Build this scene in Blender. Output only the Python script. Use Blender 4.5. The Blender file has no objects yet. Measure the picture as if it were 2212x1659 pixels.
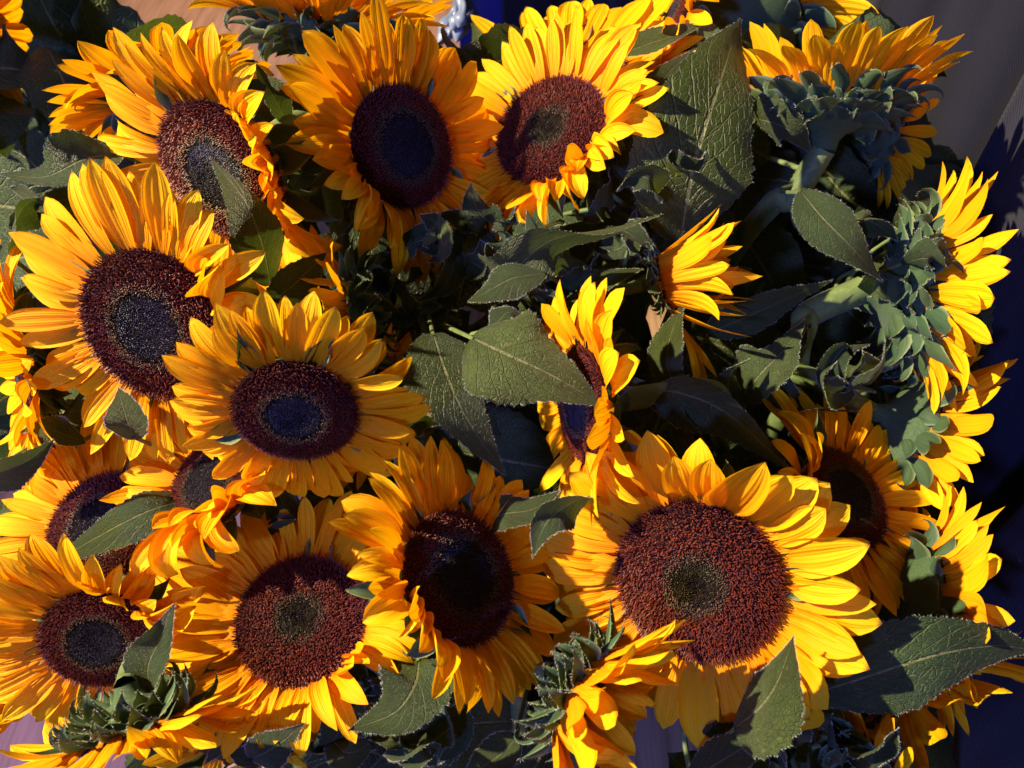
import bpy, math, random
import numpy as np
from mathutils import Vector, Matrix

R = math.radians
scene = bpy.context.scene
col = scene.collection

# ------------------------------------------------------------------ camera, world, lamps, exposure
PITCH = R(50)
CAM = np.array([0.0, 0.0, 1.15])
RIGHT = np.array([1.0, 0.0, 0.0])
UP = np.array([0.0, math.sin(PITCH), math.cos(PITCH)])
FWD = np.array([0.0, math.cos(PITCH), -math.sin(PITCH)])
FPX = 1703.0

cd = bpy.data.cameras.new('camera')
cam = bpy.data.objects.new('camera', cd)
col.objects.link(cam)
cam.location = CAM
cam.rotation_euler = (R(90) - PITCH, 0, 0)
cd.sensor_width = 36.0
cd.lens = 36.0 * FPX / 2212.0
cd.clip_start = 0.02
cd.clip_end = 60
cd.dof.use_dof = True
cd.dof.focus_distance = 0.43
cd.dof.aperture_fstop = 15.0
scene.camera = cam

w = bpy.data.worlds.new('World')
scene.world = w
w.use_nodes = True
bg = w.node_tree.nodes['Background']
bg.inputs[0].default_value = (0.70, 0.72, 1.0, 1)
bg.inputs[1].default_value = 0.085


def lamp(name, kind, loc, target, energy, color, size=0.1, spot=None, blend=0.3):
    ld = bpy.data.lights.new(name, kind)
    ld.energy = energy
    ld.color = color
    if kind == 'SPOT':
        ld.shadow_soft_size = size
        ld.spot_size = R(spot)
        ld.spot_blend = blend
    elif kind == 'AREA':
        ld.size = size
    o = bpy.data.objects.new(name, ld)
    col.objects.link(o)
    o.location = loc
    d = Vector(target) - Vector(loc)
    o.rotation_euler = d.to_track_quat('-Z', 'Y').to_euler()
    return o


BC = (0.0, 0.33, 0.82)   # middle of the flower heads
lamp('key_lamp', 'SPOT', (-2.22, 0.36, 2.60), BC, 1280, (1.0, 0.84, 0.54), 0.03, 34, 0.3)
lamp('blue_lamp', 'SPOT', (-1.1, -1.7, 2.2), (0.0, 0.3, 0.8), 230, (0.15, 0.22, 1.0), 0.10, 46, 0.5)
lamp('floor_fill_warm', 'SPOT', (-0.9, 3.0, 3.2), (-0.6, 2.75, 0.0), 560, (1.0, 0.72, 0.58), 0.08, 28, 0.4)  # added spot, only to warm and brighten the floor behind the flowers
lamp('floor_fill_violet', 'SPOT', (-1.9, -0.5, 2.2), (-0.72, 0.33, 0.0), 420, (0.55, 0.42, 1.0), 0.06, 20, 0.5)  # added spot, only to turn the lower-left floor patch purple

scene.view_settings.view_transform = 'Standard'
scene.view_settings.look = 'None'
scene.view_settings.exposure = 0.0
scene.view_settings.gamma = 1.0
scene.view_settings.use_curve_mapping = False
scene.cycles.max_bounces = 8
scene.cycles.diffuse_bounces = 4
scene.cycles.transmission_bounces = 6


def ray_dir(x, y):
    return RIGHT * ((x - 1106.0) / FPX) + UP * ((829.5 - y) / FPX) + FWD


def P(x, y, d):
    return CAM + ray_dir(x, y) * d


def view_frame(x, y):
    z = -ray_dir(x, y)
    z = z / np.linalg.norm(z)
    xx = np.cross(UP, z)
    xx /= np.linalg.norm(xx)
    yy = np.cross(z, xx)
    return xx, yy, z


def facing(x, y, phi, tilt):
    a, b, c = view_frame(x, y)
    p, t = R(phi), R(tilt)
    return a * math.sin(t) * math.cos(p) + b * math.sin(t) * math.sin(p) + c * math.cos(t)


def nrm(v):
    v = np.asarray(v, float)
    return v / max(1e-9, np.linalg.norm(v))


# ------------------------------------------------------------------ materials
def new_mat(name):
    m = bpy.data.materials.new(name)
    m.use_nodes = True
    nt = m.node_tree
    nt.nodes.clear()
    return m, nt


class NT:
    def __init__(s, nt):
        s.nt = nt

    def n(s, typ, **kw):
        node = s.nt.nodes.new(typ)
        for k, v in kw.items():
            setattr(node, k, v)
        return node

    def put(s, sock, val):
        if val is None:
            return
        if hasattr(val, 'is_output'):
            s.nt.links.new(val, sock)
        else:
            sock.default_value = val

    def math(s, op, a, b=None, c=None, clamp=False):
        m = s.n('ShaderNodeMath', operation=op, use_clamp=clamp)
        s.put(m.inputs[0], a)
        s.put(m.inputs[1], b)
        s.put(m.inputs[2], c)
        return m.outputs[0]

    def ramp(s, fac, stops, interp='LINEAR'):
        r = s.n('ShaderNodeValToRGB')
        r.color_ramp.interpolation = interp
        e = r.color_ramp.elements
        while len(e) < len(stops):
            e.new(0.5)
        for i, (p, c) in enumerate(stops):
            e[i].position = p
            e[i].color = c if len(c) == 4 else (*c, 1)
        s.put(r.inputs[0], fac)
        return r.outputs[0]

    def smooth(s, val, lo, hi, a=0.0, b=1.0):
        m = s.n('ShaderNodeMapRange', interpolation_type='SMOOTHSTEP')
        s.put(m.inputs[0], val)
        m.inputs[1].default_value = lo
        m.inputs[2].default_value = hi
        m.inputs[3].default_value = a
        m.inputs[4].default_value = b
        return m.outputs[0]

    def mix(s, fac, a, b, blend='MIX'):
        m = s.n('ShaderNodeMix', data_type='RGBA', blend_type=blend)
        s.put(m.inputs[0], fac)
        s.put(m.inputs[6], a)
        s.put(m.inputs[7], b)
        return m.outputs[2]

    def noise(s, vec, scale, detail=2.0, rough=0.5):
        m = s.n('ShaderNodeTexNoise')
        s.put(m.inputs['Vector'], vec)
        m.inputs['Scale'].default_value = scale
        m.inputs['Detail'].default_value = detail
        m.inputs['Roughness'].default_value = rough
        return m.outputs[0]

    def bump(s, h, strength, dist=0.001):
        m = s.n('ShaderNodeBump')
        m.inputs['Strength'].default_value = strength
        m.inputs['Distance'].default_value = dist
        s.put(m.inputs['Height'], h)
        return m.outputs[0]

    def princ(s, color, rough=0.5, spec=0.5, normal=None, sheen=0.0, sheen_rough=0.4, sheen_tint=None):
        p = s.n('ShaderNodeBsdfPrincipled')
        s.put(p.inputs['Base Color'], color)
        s.put(p.inputs['Roughness'], rough)
        s.put(p.inputs['Specular IOR Level'], spec)
        if normal is not None:
            s.put(p.inputs['Normal'], normal)
        if sheen:
            p.inputs['Sheen Weight'].default_value = sheen
            p.inputs['Sheen Roughness'].default_value = sheen_rough
            if sheen_tint:
                p.inputs['Sheen Tint'].default_value = (*sheen_tint, 1)
        return p.outputs[0]

    def transl(s, shader, color, fac, normal=None):
        t = s.n('ShaderNodeBsdfTranslucent')
        s.put(t.inputs[0], color)
        if normal is not None:
            s.put(t.inputs[1], normal)
        mx = s.n('ShaderNodeMixShader')
        s.put(mx.inputs[0], fac)
        s.nt.links.new(shader, mx.inputs[1])
        s.nt.links.new(t.outputs[0], mx.inputs[2])
        return mx.outputs[0]

    def out(s, shader):
        o = s.n('ShaderNodeOutputMaterial')
        s.nt.links.new(shader, o.inputs[0])

    def uv(s):
        t = s.n('ShaderNodeTexCoord')
        sp = s.n('ShaderNodeSeparateXYZ')
        s.nt.links.new(t.outputs['UV'], sp.inputs[0])
        return t.outputs['UV'], sp.outputs[0], sp.outputs[1]

    def vec(s, x, y, z):
        c = s.n('ShaderNodeCombineXYZ')
        s.put(c.inputs[0], x)
        s.put(c.inputs[1], y)
        s.put(c.inputs[2], z)
        return c.outputs[0]


def mat_petal():
    m, nt = new_mat('petal')
    g = NT(nt)
    uv, u, v = g.uv()
    oi = g.n('ShaderNodeObjectInfo')
    rnd = oi.outputs['Random']
    base = g.ramp(u, [(0.0, (0.78, 0.24, 0.003)), (0.28, (0.90, 0.38, 0.004)), (0.62, (0.94, 0.485, 0.005)), (1.0, (0.95, 0.555, 0.009))])
    tint = g.ramp(rnd, [(0.0, (1.0, 0.86, 0.8)), (0.45, (1, 1, 1)), (1.0, (0.97, 1.12, 1.0))])
    c = g.mix(1.0, base, tint, 'MULTIPLY')
    st = g.noise(g.vec(g.math('MULTIPLY', u, 2.0), g.math('MULTIPLY', v, 26.0), g.math('MULTIPLY', rnd, 50)), 1.0, 3, 0.55)
    c = g.mix(g.smooth(st, 0.42, 0.75, 0.0, 0.24), c, (0.78, 0.22, 0.003, 1))
    # three fine darker nerves that run to the tip
    nerve = g.math('ABSOLUTE', g.math('SINE', g.math('MULTIPLY', g.math('SUBTRACT', v, 0.5), 15.7)))
    c = g.mix(g.smooth(nerve, 0.0, 0.16, 0.22, 0.0), c, (0.62, 0.17, 0.002, 1))
    spots = g.noise(g.vec(g.math('MULTIPLY', u, 9), g.math('MULTIPLY', v, 4), g.math('MULTIPLY', rnd, 90)), 1.7, 2)
    c = g.mix(g.smooth(spots, 0.74, 0.80, 0.0, 0.5), c, (0.35, 0.10, 0.01, 1))
    c = g.mix(g.math('MULTIPLY', g.smooth(u, 0.93, 1.0), g.smooth(rnd, 0.55, 0.75)), c, (0.30, 0.12, 0.02, 1))
    h = g.math('ADD', g.math('MULTIPLY', st, 0.6), g.math('MULTIPLY', g.math('SINE', g.math('MULTIPLY', v, 62.0)), 0.12))
    nb = g.bump(h, 0.6, 0.0009)
    s = g.princ(c, 0.55, 0.12, nb, 0.0)
    s = g.transl(s, g.mix(0.5, c, (0.95, 0.38, 0.0, 1)), 0.36, nb)
    g.out(s)
    return m


def mat_leaf(name, top, under, vein, sheen):
    m, nt = new_mat(name)
    g = NT(nt)
    uv, u, v = g.uv()
    oi = g.n('ShaderNodeObjectInfo')
    rnd = oi.outputs['Random']
    av = g.math('ABSOLUTE', g.math('MULTIPLY', g.math('SUBTRACT', v, 0.5), 2.0))
    mid = g.smooth(av, 0.015, 0.05, 1.0, 0.0)
    wob = g.noise(uv, 5.0, 2)
    ph = g.math('SUBTRACT', g.math('MULTIPLY', u, 8.5), g.math('MULTIPLY', g.math('POWER', av, 0.8), 2.6))
    ph = g.math('ADD', ph, g.math('MULTIPLY', wob, 0.5))
    fr = g.math('ABSOLUTE', g.math('SUBTRACT', g.math('FRACT', ph), 0.5))
    side = g.smooth(fr, 0.0, 0.06, 1.0, 0.0)
    vor = g.n('ShaderNodeTexVoronoi', feature='DISTANCE_TO_EDGE')
    g.put(vor.inputs['Vector'], g.vec(g.math('MULTIPLY', u, 30), g.math('MULTIPLY', v, 17), g.math('MULTIPLY', rnd, 30)))
    vor.inputs['Scale'].default_value = 1.0
    net = g.smooth(vor.outputs['Distance'], 0.0, 0.10, 1.0, 0.0)
    big = g.noise(g.vec(g.math('MULTIPLY', u, 3), g.math('MULTIPLY', v, 3), g.math('MULTIPLY', rnd, 70)), 1.6, 4)
    fine = g.noise(g.vec(g.math('MULTIPLY', u, 90), g.math('MULTIPLY', v, 60), 0.0), 2.0, 3)
    c = g.mix(g.smooth(big, 0.3, 0.7), (*[x * 0.72 for x in top], 1), (*[x * 1.25 for x in top], 1))
    c = g.mix(g.smooth(fine, 0.3, 0.75, 0.0, 0.35), c, (*under, 1))
    geo = g.n('ShaderNodeNewGeometry')
    c = g.mix(g.math('MULTIPLY', geo.outputs['Backfacing'], 0.75), c, (*under, 1))
    tint = g.ramp(rnd, [(0, (0.65, 0.85, 0.95)), (0.5, (1, 1, 1)), (1, (1.55, 1.25, 0.7))])
    c = g.mix(1.0, c, tint, 'MULTIPLY')
    c = g.mix(g.math('MULTIPLY', net, 0.22), c, (*vein, 1))
    c = g.mix(g.math('MULTIPLY', side, 0.45), c, (*vein, 1))
    c = g.mix(g.math('MULTIPLY', mid, 0.9), c, (*vein, 1))
    # dry brown blemishes
    br = g.noise(g.vec(g.math('MULTIPLY', u, 4), g.math('MULTIPLY', v, 4), g.math('MULTIPLY', rnd, 33)), 2.3, 3)
    c = g.mix(g.smooth(br, 0.68, 0.76, 0.0, 0.5), c, (0.13, 0.085, 0.035, 1))
    h = g.math('ADD', g.math('MULTIPLY', side, 0.9), g.math('MULTIPLY', net, 0.45))
    h = g.math('ADD', h, g.math('MULTIPLY', mid, 1.0))
    h = g.math('SUBTRACT', g.math('MULTIPLY', fine, 0.5), h)
    nb = g.bump(h, 0.9, 0.0015)
    s = g.princ(c, 0.45, 0.4, nb, sheen, 0.35, (0.85, 0.88, 0.85))
    s = g.transl(s, g.mix(0.4, c, (0.20, 0.30, 0.02, 1)), 0.22, nb)
    g.out(s)
    return m


def mat_hairy(name, colr, dark, sheen=0.35, scale=260):
    m, nt = new_mat(name)
    g = NT(nt)
    tc = g.n('ShaderNodeTexCoord').outputs['Object']
    a = g.noise(tc, scale, 3)
    b = g.noise(tc, 30, 3)
    c = g.mix(g.smooth(b, 0.3, 0.7), (*dark, 1), (*colr, 1))
    c = g.mix(g.smooth(a, 0.5, 0.8, 0, 0.4), c, (colr[0] * 1.8, colr[1] * 1.7, colr[2] * 1.7, 1))
    nb = g.bump(a, 0.5, 0.0006)
    g.out(g.princ(c, 0.6, 0.3, nb, sheen, 0.4, (0.85, 0.88, 0.82)))
    return m


def mat_bract():
    m, nt = new_mat('bract')
    g = NT(nt)
    uv, u, v = g.uv()
    oi = g.n('ShaderNodeObjectInfo')
    rnd = oi.outputs['Random']
    st = g.noise(g.vec(g.math('MULTIPLY', u, 3.0), g.math('MULTIPLY', v, 16.0), g.math('MULTIPLY', rnd, 40)), 1.0, 3)
    c = g.mix(st, (0.018, 0.046, 0.020, 1), (0.060, 0.105, 0.045, 1))
    edge = g.smooth(g.math('ABSOLUTE', g.math('SUBTRACT', v, 0.5)), 0.38, 0.5, 0.0, 0.75)  # pale margin: rim highlight painted into the colour
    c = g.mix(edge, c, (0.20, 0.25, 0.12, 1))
    c = g.mix(g.smooth(u, 0.82, 1.0, 0, 0.6), c, (0.17, 0.11, 0.10, 1))
    tint = g.ramp(rnd, [(0, (0.8, 0.95, 1.05)), (0.5, (1, 1, 1)), (1, (1.2, 1.08, 0.8))])
    c = g.mix(1.0, c, tint, 'MULTIPLY')
    f = g.noise(g.vec(g.math('MULTIPLY', u, 60), g.math('MULTIPLY', v, 40), 0.0), 1.5, 2)
    nb = g.bump(g.math('ADD', st, g.math('MULTIPLY', f, 0.4)), 0.6, 0.0008)
    s = g.princ(c, 0.55, 0.3, nb, 0.06, 0.4, (0.85, 0.9, 0.88))
    s = g.transl(s, (0.12, 0.16, 0.03, 1), 0.10, nb)
    g.out(s)
    return m


def mat_vcol(name, rough, spec):
    m, nt = new_mat(name)
    g = NT(nt)
    a = g.n('ShaderNodeVertexColor', layer_name='Col')
    g.out(g.princ(a.outputs[0], rough, spec))
    return m


def mat_plain(name, c, rough=0.5, spec=0.4):
    m, nt = new_mat(name)
    g = NT(nt)
    tc = g.n('ShaderNodeTexCoord').outputs['Object']
    a = g.noise(tc, 60, 4)
    cc = g.mix(a, (*[x * 0.8 for x in c], 1), (*[x * 1.2 for x in c], 1))
    g.out(g.princ(cc, rough, spec, g.bump(a, 0.15, 0.001)))
    return m


def mat_cloth(name, c1, c2):
    m, nt = new_mat(name)
    g = NT(nt)
    uv, u, v = g.uv()
    # twill: diagonal ribs over a slightly uneven dye
    tw = g.math('SINE', g.math('ADD', g.math('MULTIPLY', u, 2700.0), g.math('MULTIPLY', v, 1500.0)))
    th = g.math('SINE', g.math('MULTIPLY', v, 7000.0))
    dn = g.noise(uv, 14.0, 4)
    fz = g.noise(uv, 1400.0, 2)
    c = g.mix(dn, (*c1, 1), (*c2, 1))
    c = g.mix(g.smooth(tw, -1, 1, 0.0, 0.25), c, (c1[0] * 2.2, c1[1] * 2.2, c1[2] * 2.2, 1))
    c = g.mix(g.smooth(fz, 0.45, 0.75, 0, 0.4), c, (c2[0] * 2.0, c2[1] * 2.0, c2[2] * 2.0, 1))
    h = g.math('ADD', tw, g.math('MULTIPLY', th, 0.5))
    nb = g.bump(h, 0.5, 0.0004)
    g.out(g.princ(c, 0.9, 0.08, nb, 0.08, 0.5))
    return m


def mat_wood():
    m, nt = new_mat('wood_floor')
    g = NT(nt)
    tc = g.n('ShaderNodeTexCoord').outputs['Object']
    mp = g.n('ShaderNodeMapping')
    mp.inputs['Scale'].default_value = (9.0, 0.7, 1.0)
    nt.links.new(tc, mp.inputs[0])
    a = g.noise(mp.outputs[0], 4.0, 6, 0.6)
    mp2 = g.n('ShaderNodeMapping')
    mp2.inputs['Scale'].default_value = (70.0, 2.0, 1.0)
    nt.links.new(tc, mp2.inputs[0])
    b = g.noise(mp2.outputs[0], 3.0, 4)
    c = g.ramp(a, [(0.25, (0.26, 0.14, 0.075)), (0.5, (0.42, 0.25, 0.15)), (0.75, (0.55, 0.36, 0.23))])
    c = g.mix(g.smooth(b, 0.45, 0.75, 0, 0.45), c, (0.18, 0.09, 0.045, 1))
    g.out(g.princ(c, 0.45, 0.4, g.bump(b, 0.2, 0.001)))
    return m


M_PETAL = mat_petal()
M_LEAF = mat_leaf('leaf', (0.028, 0.056, 0.013), (0.058, 0.085, 0.032), (0.20, 0.21, 0.095), 0.06)
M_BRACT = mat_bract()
M_RECEPT = mat_hairy('receptacle', (0.06, 0.105, 0.04), (0.035, 0.065, 0.028), 0.08)
M_STEM = mat_hairy('stem', (0.14, 0.19, 0.06), (0.075, 0.11, 0.035), 0.08)
M_HAIR = mat_plain('plant_hair', (0.42, 0.43, 0.36), 0.6, 0.2)
M_DISC = mat_plain('disc_base', (0.018, 0.007, 0.006), 0.8, 0.1)
M_FLORET = mat_vcol('floret', 0.5, 0.3)
M_BUD = mat_vcol('floret_bud', 0.5, 0.35)


# ------------------------------------------------------------------ mesh helpers
_fc = {}


def grid_faces(nu, nv):
    if (nu, nv) not in _fc:
        f = []
        for i in range(nu - 1):
            for j in range(nv - 1):
                a = i * nv + j
                f.append((a, a + nv, a + nv + 1, a + 1))
        _fc[(nu, nv)] = f
    return _fc[(nu, nv)]


def grid_mesh(name, pts, mat, uv=True, closed=False):
    nu, nv = pts.shape[:2]
    me = bpy.data.meshes.new(name)
    fs = grid_faces(nu, nv)
    me.from_pydata(pts.reshape(-1, 3).tolist(), [], fs)
    if uv:
        U, V = np.meshgrid(np.linspace(0, 1, nu), np.linspace(0, 1, nv), indexing='ij')
        uvv = np.stack([U, V], -1).reshape(-1, 2)
        idx = np.asarray(fs, int).reshape(-1)
        lay = me.uv_layers.new(name='UVMap')
        lay.data.foreach_set('uv', uvv[idx].astype(np.float32).reshape(-1))
    me.polygons.foreach_set('use_smooth', [True] * len(fs))
    me.materials.append(mat)
    me.update()
    return me


def raw_mesh(name, verts, faces, mat, smooth=True, cols=None):
    me = bpy.data.meshes.new(name)
    me.from_pydata(np.asarray(verts, float).tolist(), [], faces)
    if cols is not None:
        a = me.color_attributes.new('Col', 'FLOAT_COLOR', 'POINT')
        cc = np.ones((len(verts), 4), np.float32)
        cc[:, :3] = cols
        a.data.foreach_set('color', cc.reshape(-1))
    if smooth:
        me.polygons.foreach_set('use_smooth', [True] * len(me.polygons))
    me.materials.append(mat)
    me.update()
    return me


def add(name, me, parent=None, mat_basis=None, loc=None):
    o = bpy.data.objects.new(name, me)
    col.objects.link(o)
    if parent is not None:
        o.parent = parent
    if mat_basis is not None:
        o.matrix_basis = mat_basis
    elif loc is not None:
        o.location = loc
    return o


def catmull(pts, n):
    p = np.asarray(pts, float)
    if len(p) == 2:
        t = np.linspace(0, 1, n)[:, None]
        return p[0] * (1 - t) + p[1] * t
    q = np.vstack([2 * p[0] - p[1], p, 2 * p[-1] - p[-2]])
    seg = len(p) - 1
    out = []
    for s in np.linspace(0, seg - 1e-6, n):
        i = int(s)
        t = s - i
        a, b, c, d = q[i], q[i + 1], q[i + 2], q[i + 3]
        out.append(0.5 * (2 * b + (c - a) * t + (2 * a - 5 * b + 4 * c - d) * t * t + (3 * b - a - 3 * c + d) * t ** 3))
    return np.array(out)


def tube_pts(path, rad, k=8):
    path = np.asarray(path, float)
    n = len(path)
    rad = np.broadcast_to(rad, (n,))
    T = np.gradient(path, axis=0)
    T /= np.maximum(1e-9, np.linalg.norm(T, axis=1))[:, None]
    ref = np.array([0, 0, 1.0]) if abs(T[0][2]) < 0.9 else np.array([1.0, 0, 0])
    a = nrm(np.cross(T[0], ref))
    out = np.zeros((n, k + 1, 3))
    for i in range(n):
        a = nrm(a - T[i] * a.dot(T[i]))
        b = np.cross(T[i], a)
        for j in range(k + 1):
            an = 2 * math.pi * j / k
            out[i, j] = path[i] + rad[i] * (a * math.cos(an) + b * math.sin(an))
    return out


# ------------------------------------------------------------------ flower pieces
NU, NV = 12, 11
UU = np.linspace(0, 1, NU)
VV = np.linspace(-1, 1, NV)


def petal_shape(u, um, p, base):
    s = np.where(u < um, base + (1 - base) * np.sin(0.5 * math.pi * np.clip(u / um, 0, 1)),
                 np.cos(0.5 * math.pi * np.clip((u - um) / (1 - um), 0, 1) ** p) ** 0.85)
    return np.clip(s, 0.025, 1)


def petal_pts(L, W, th0, k1, k2, cross, twist, side, rng, nu=NU, nv=NV, um=0.5, p=1.25, base=0.3, ridge=0.085):
    u = np.linspace(0, 1, nu)
    v = np.linspace(-1, 1, nv)
    th = th0 + k1 * u + k2 * u * u
    ds = L / (nu - 1)
    cx = np.concatenate([[0], np.cumsum(np.cos(0.5 * (th[1:] + th[:-1])) * ds)])
    cz = np.concatenate([[0], np.cumsum(np.sin(0.5 * (th[1:] + th[:-1])) * ds)])
    cy = side * L * u ** 2
    hw = 0.5 * W * petal_shape(u, um, p, base)
    tau = twist * u
    N = np.stack([-np.sin(th), np.zeros(nu), np.cos(th)], -1)
    B = np.zeros((nu, 3))
    B[:, 1] = 1
    ct, st = np.cos(tau)[:, None], np.sin(tau)[:, None]
    B2 = ct * B + st * N
    N2 = -st * B + ct * N
    g = -np.cos(3 * math.pi * v)
    ph = rng.uniform(0, 6.28)
    wf = rng.uniform(1.0, 2.2)
    wa = rng.uniform(0.0, 0.13)
    wav = np.sin(2 * math.pi * wf * u + ph)[:, None] * np.sign(v)[None, :] * (v ** 2)[None, :] * wa
    prof = cross * (v ** 2)[None, :] * np.ones((nu, 1)) + ridge * g[None, :] * np.sin(math.pi * np.clip(u, 0.02, 0.98))[:, None] ** 0.5 + wav
    C = np.stack([cx, cy, cz], -1)
    return C[:, None, :] + B2[:, None, :] * (v[None, :, None] * hw[:, None, None]) + N2[:, None, :] * (prof * hw[:, None])[:, :, None]


def bract_shape(u, um=0.36):
    a = 0.8 + 0.2 * np.sin(0.5 * math.pi * np.clip(u / um, 0, 1))
    t = np.clip((u - um) / (1 - um), 0, 1)
    b = (1 - t ** 1.5) ** 1.7 * 0.91 + 0.09 * (1 - t)
    return np.clip(np.where(u < um, a, b), 0.02, 1)


def bract_pts(L, W, th0, k1, k2, cross, twist, side, rng):
    nu, nv = 11, 7
    u = np.linspace(0, 1, nu)
    v = np.linspace(-1, 1, nv)
    th = th0 + k1 * u + k2 * u ** 3
    ds = L / (nu - 1)
    cx = np.concatenate([[0], np.cumsum(np.cos(0.5 * (th[1:] + th[:-1])) * ds)])
    cz = np.concatenate([[0], np.cumsum(np.sin(0.5 * (th[1:] + th[:-1])) * ds)])
    cy = side * L * u ** 2
    hw = 0.5 * W * bract_shape(u)
    tau = twist * u ** 2
    N = np.stack([-np.sin(th), np.zeros(nu), np.cos(th)], -1)
    B = np.zeros((nu, 3))
    B[:, 1] = 1
    ct, st = np.cos(tau)[:, None], np.sin(tau)[:, None]
    B2, N2 = ct * B + st * N, -st * B + ct * N
    prof = cross * (v ** 2)[None, :] + 0.05 * np.sin(7 * u + rng.uniform(0, 6))[:, None] * v[None, :]
    C = np.stack([cx, cy, cz], -1)
    return C[:, None, :] + B2[:, None, :] * (v[None, :, None] * hw[:, None, None]) + N2[:, None, :] * (prof * hw[:, None])[:, :, None]


def dome_z(r, kind):
    # r in units of disc radius
    dip = 0.07 if kind != 2 else 0.02
    return 0.16 * (1 - r ** 2.6) - dip * np.exp(-(r / 0.33) ** 2) + 0.0


_disc_cache = {}


def disc_meshes(kind):
    """unit-radius disc of kind 0: wide dark centre, 1: narrow olive centre, 2: nearly all dark"""
    if kind in _disc_cache:
        return _disc_cache[kind]
    rng = np.random.default_rng(100 + kind)
    # base dome
    rr = np.linspace(0.0, 1.0, 14)
    k = 40
    pts = np.zeros((15, k + 1, 3))
    for i, r in enumerate(rr):
        for j in range(k + 1):
            a = 2 * math.pi * j / k
            pts[i, j] = (r * math.cos(a), r * math.sin(a), dome_z(r, kind) - 0.01)
    for j in range(k + 1):
        a = 2 * math.pi * j / k
        pts[14, j] = (0.97 * math.cos(a), 0.97 * math.sin(a), -0.12)
    base = grid_mesh('disc', pts, M_DISC)
    n = 5200
    zin, zring = [(0.50, 0.60), (0.28, 0.40), (0.52, 0.66), (0.47, 0.58)][kind]
    sets = {'outer': ([], [], []), 'ring': ([], [], []), 'centre': ([], [], [])}

    def spike(key, c, d, h, r0, bend, c0, c1, rings):
        V, F, Cc = sets[key]
        b = len(V)
        ref = np.array([0, 0, 1.0]) if abs(d[2]) < 0.8 else np.array([1.0, 0, 0])
        e1 = nrm(np.cross(d, ref))
        e2 = np.cross(d, e1)
        m = 3
        for (t, rad, off) in rings:
            cen = c + d * h * t + bend * off
            for q in range(m):
                an = 2 * math.pi * q / m
                V.append(cen + (e1 * math.cos(an) + e2 * math.sin(an)) * rad * r0)
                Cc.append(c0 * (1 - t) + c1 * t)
        L = len(rings)
        for s in range(L - 1):
            for q in range(m):
                q2 = (q + 1) % m
                F.append((b + s * m + q, b + s * m + q2, b + (s + 1) * m + q2, b + (s + 1) * m + q))
        F.append(tuple(b + (L - 1) * m + q for q in range(m)))

    for i in range(n):
        r = math.sqrt((i + 0.5) / n) * 1.0
        a = i * 2.399963
        x, y = r * math.cos(a), r * math.sin(a)
        z = dome_z(r, kind)
        c = np.array([x, y, z])
        rad = np.array([math.cos(a), math.sin(a), 0])
        jit = rng.normal(0, 1, 3)
        zi = zin + rng.normal(0, 0.035)
        zr = zring + rng.normal(0, 0.05)
        if r < zi:
            t = r / zin
            d = nrm(np.array([0, 0, 1.0]) - rad * 0.45 * t + jit * 0.10)
            if kind == 1:
                c0, c1 = np.array([0.010, 0.008, 0.006]), np.array([0.050, 0.042, 0.020]) * rng.uniform(0.5, 1.3)
                if t < 0.45:
                    c1 = np.array([0.016, 0.013, 0.012])
            else:
                c0, c1 = np.array([0.015, 0.014, 0.024]), np.array([0.075, 0.072, 0.092]) * rng.uniform(0.4, 1.6) * (1.6 if kind == 3 else 0.55 if kind == 2 else 1.0)  # blue-grey sheen put into the bud colour
                if t > 0.9:
                    c1 = np.array([0.03, 0.025, 0.015])
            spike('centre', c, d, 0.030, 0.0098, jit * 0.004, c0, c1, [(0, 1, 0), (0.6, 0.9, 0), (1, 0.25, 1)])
        elif r < zr:
            d = nrm(np.array([0, 0, 1.0]) + rad * 0.1 + jit * 0.10)
            tip = np.array([0.40, 0.26, 0.16]) * rng.uniform(0.35, 1.15)
            if kind in (1, 2):
                tip *= 0.45
            spike('ring', c, d, 0.036, 0.0098, jit * 0.003, np.array([0.018, 0.008, 0.006]), tip,
                  [(0, 1.0, 0), (0.55, 0.95, 0), (0.85, 0.85, 0), (1, 0.4, 1)])
        else:
            t = (r - zring) / (1 - zring)
            d = nrm(np.array([0, 0, 1.0]) + rad * (0.15 + 0.9 * t ** 3) + jit * 0.13)
            hh = 0.036 + 0.045 * t ** 3 + rng.uniform(0, 0.018)
            k_ = rng.uniform(0.7, 1.2)
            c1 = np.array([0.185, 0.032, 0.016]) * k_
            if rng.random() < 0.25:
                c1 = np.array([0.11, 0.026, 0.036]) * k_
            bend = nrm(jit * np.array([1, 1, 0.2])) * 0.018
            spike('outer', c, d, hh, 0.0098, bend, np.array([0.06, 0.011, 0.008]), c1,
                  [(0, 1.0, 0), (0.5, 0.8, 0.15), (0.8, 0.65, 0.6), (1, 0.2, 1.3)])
    res = [base]
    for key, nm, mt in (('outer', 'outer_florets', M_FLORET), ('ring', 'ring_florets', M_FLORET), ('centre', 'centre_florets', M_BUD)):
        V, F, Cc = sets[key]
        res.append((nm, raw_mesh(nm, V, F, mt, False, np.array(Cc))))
    _disc_cache[kind] = res
    return res


def recept_mesh():
    prof = [(0.985, -0.02), (0.99, -0.12), (0.93, -0.24), (0.78, -0.36), (0.55, -0.47), (0.34, -0.56), (0.24, -0.68), (0.20, -0.85)]
    k = 28
    pts = np.zeros((len(prof), k + 1, 3))
    for i, (r, z) in enumerate(prof):
        for j in range(k + 1):
            a = 2 * math.pi * j / k
            pts[i, j] = (r * math.cos(a), r * math.sin(a), z)
    return grid_mesh('receptacle', pts, M_RECEPT)


ME_RECEPT = recept_mesh()
BUCKET_C = np.array([0.0, 0.40, 0.0])
FLOWERS = []


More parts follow.
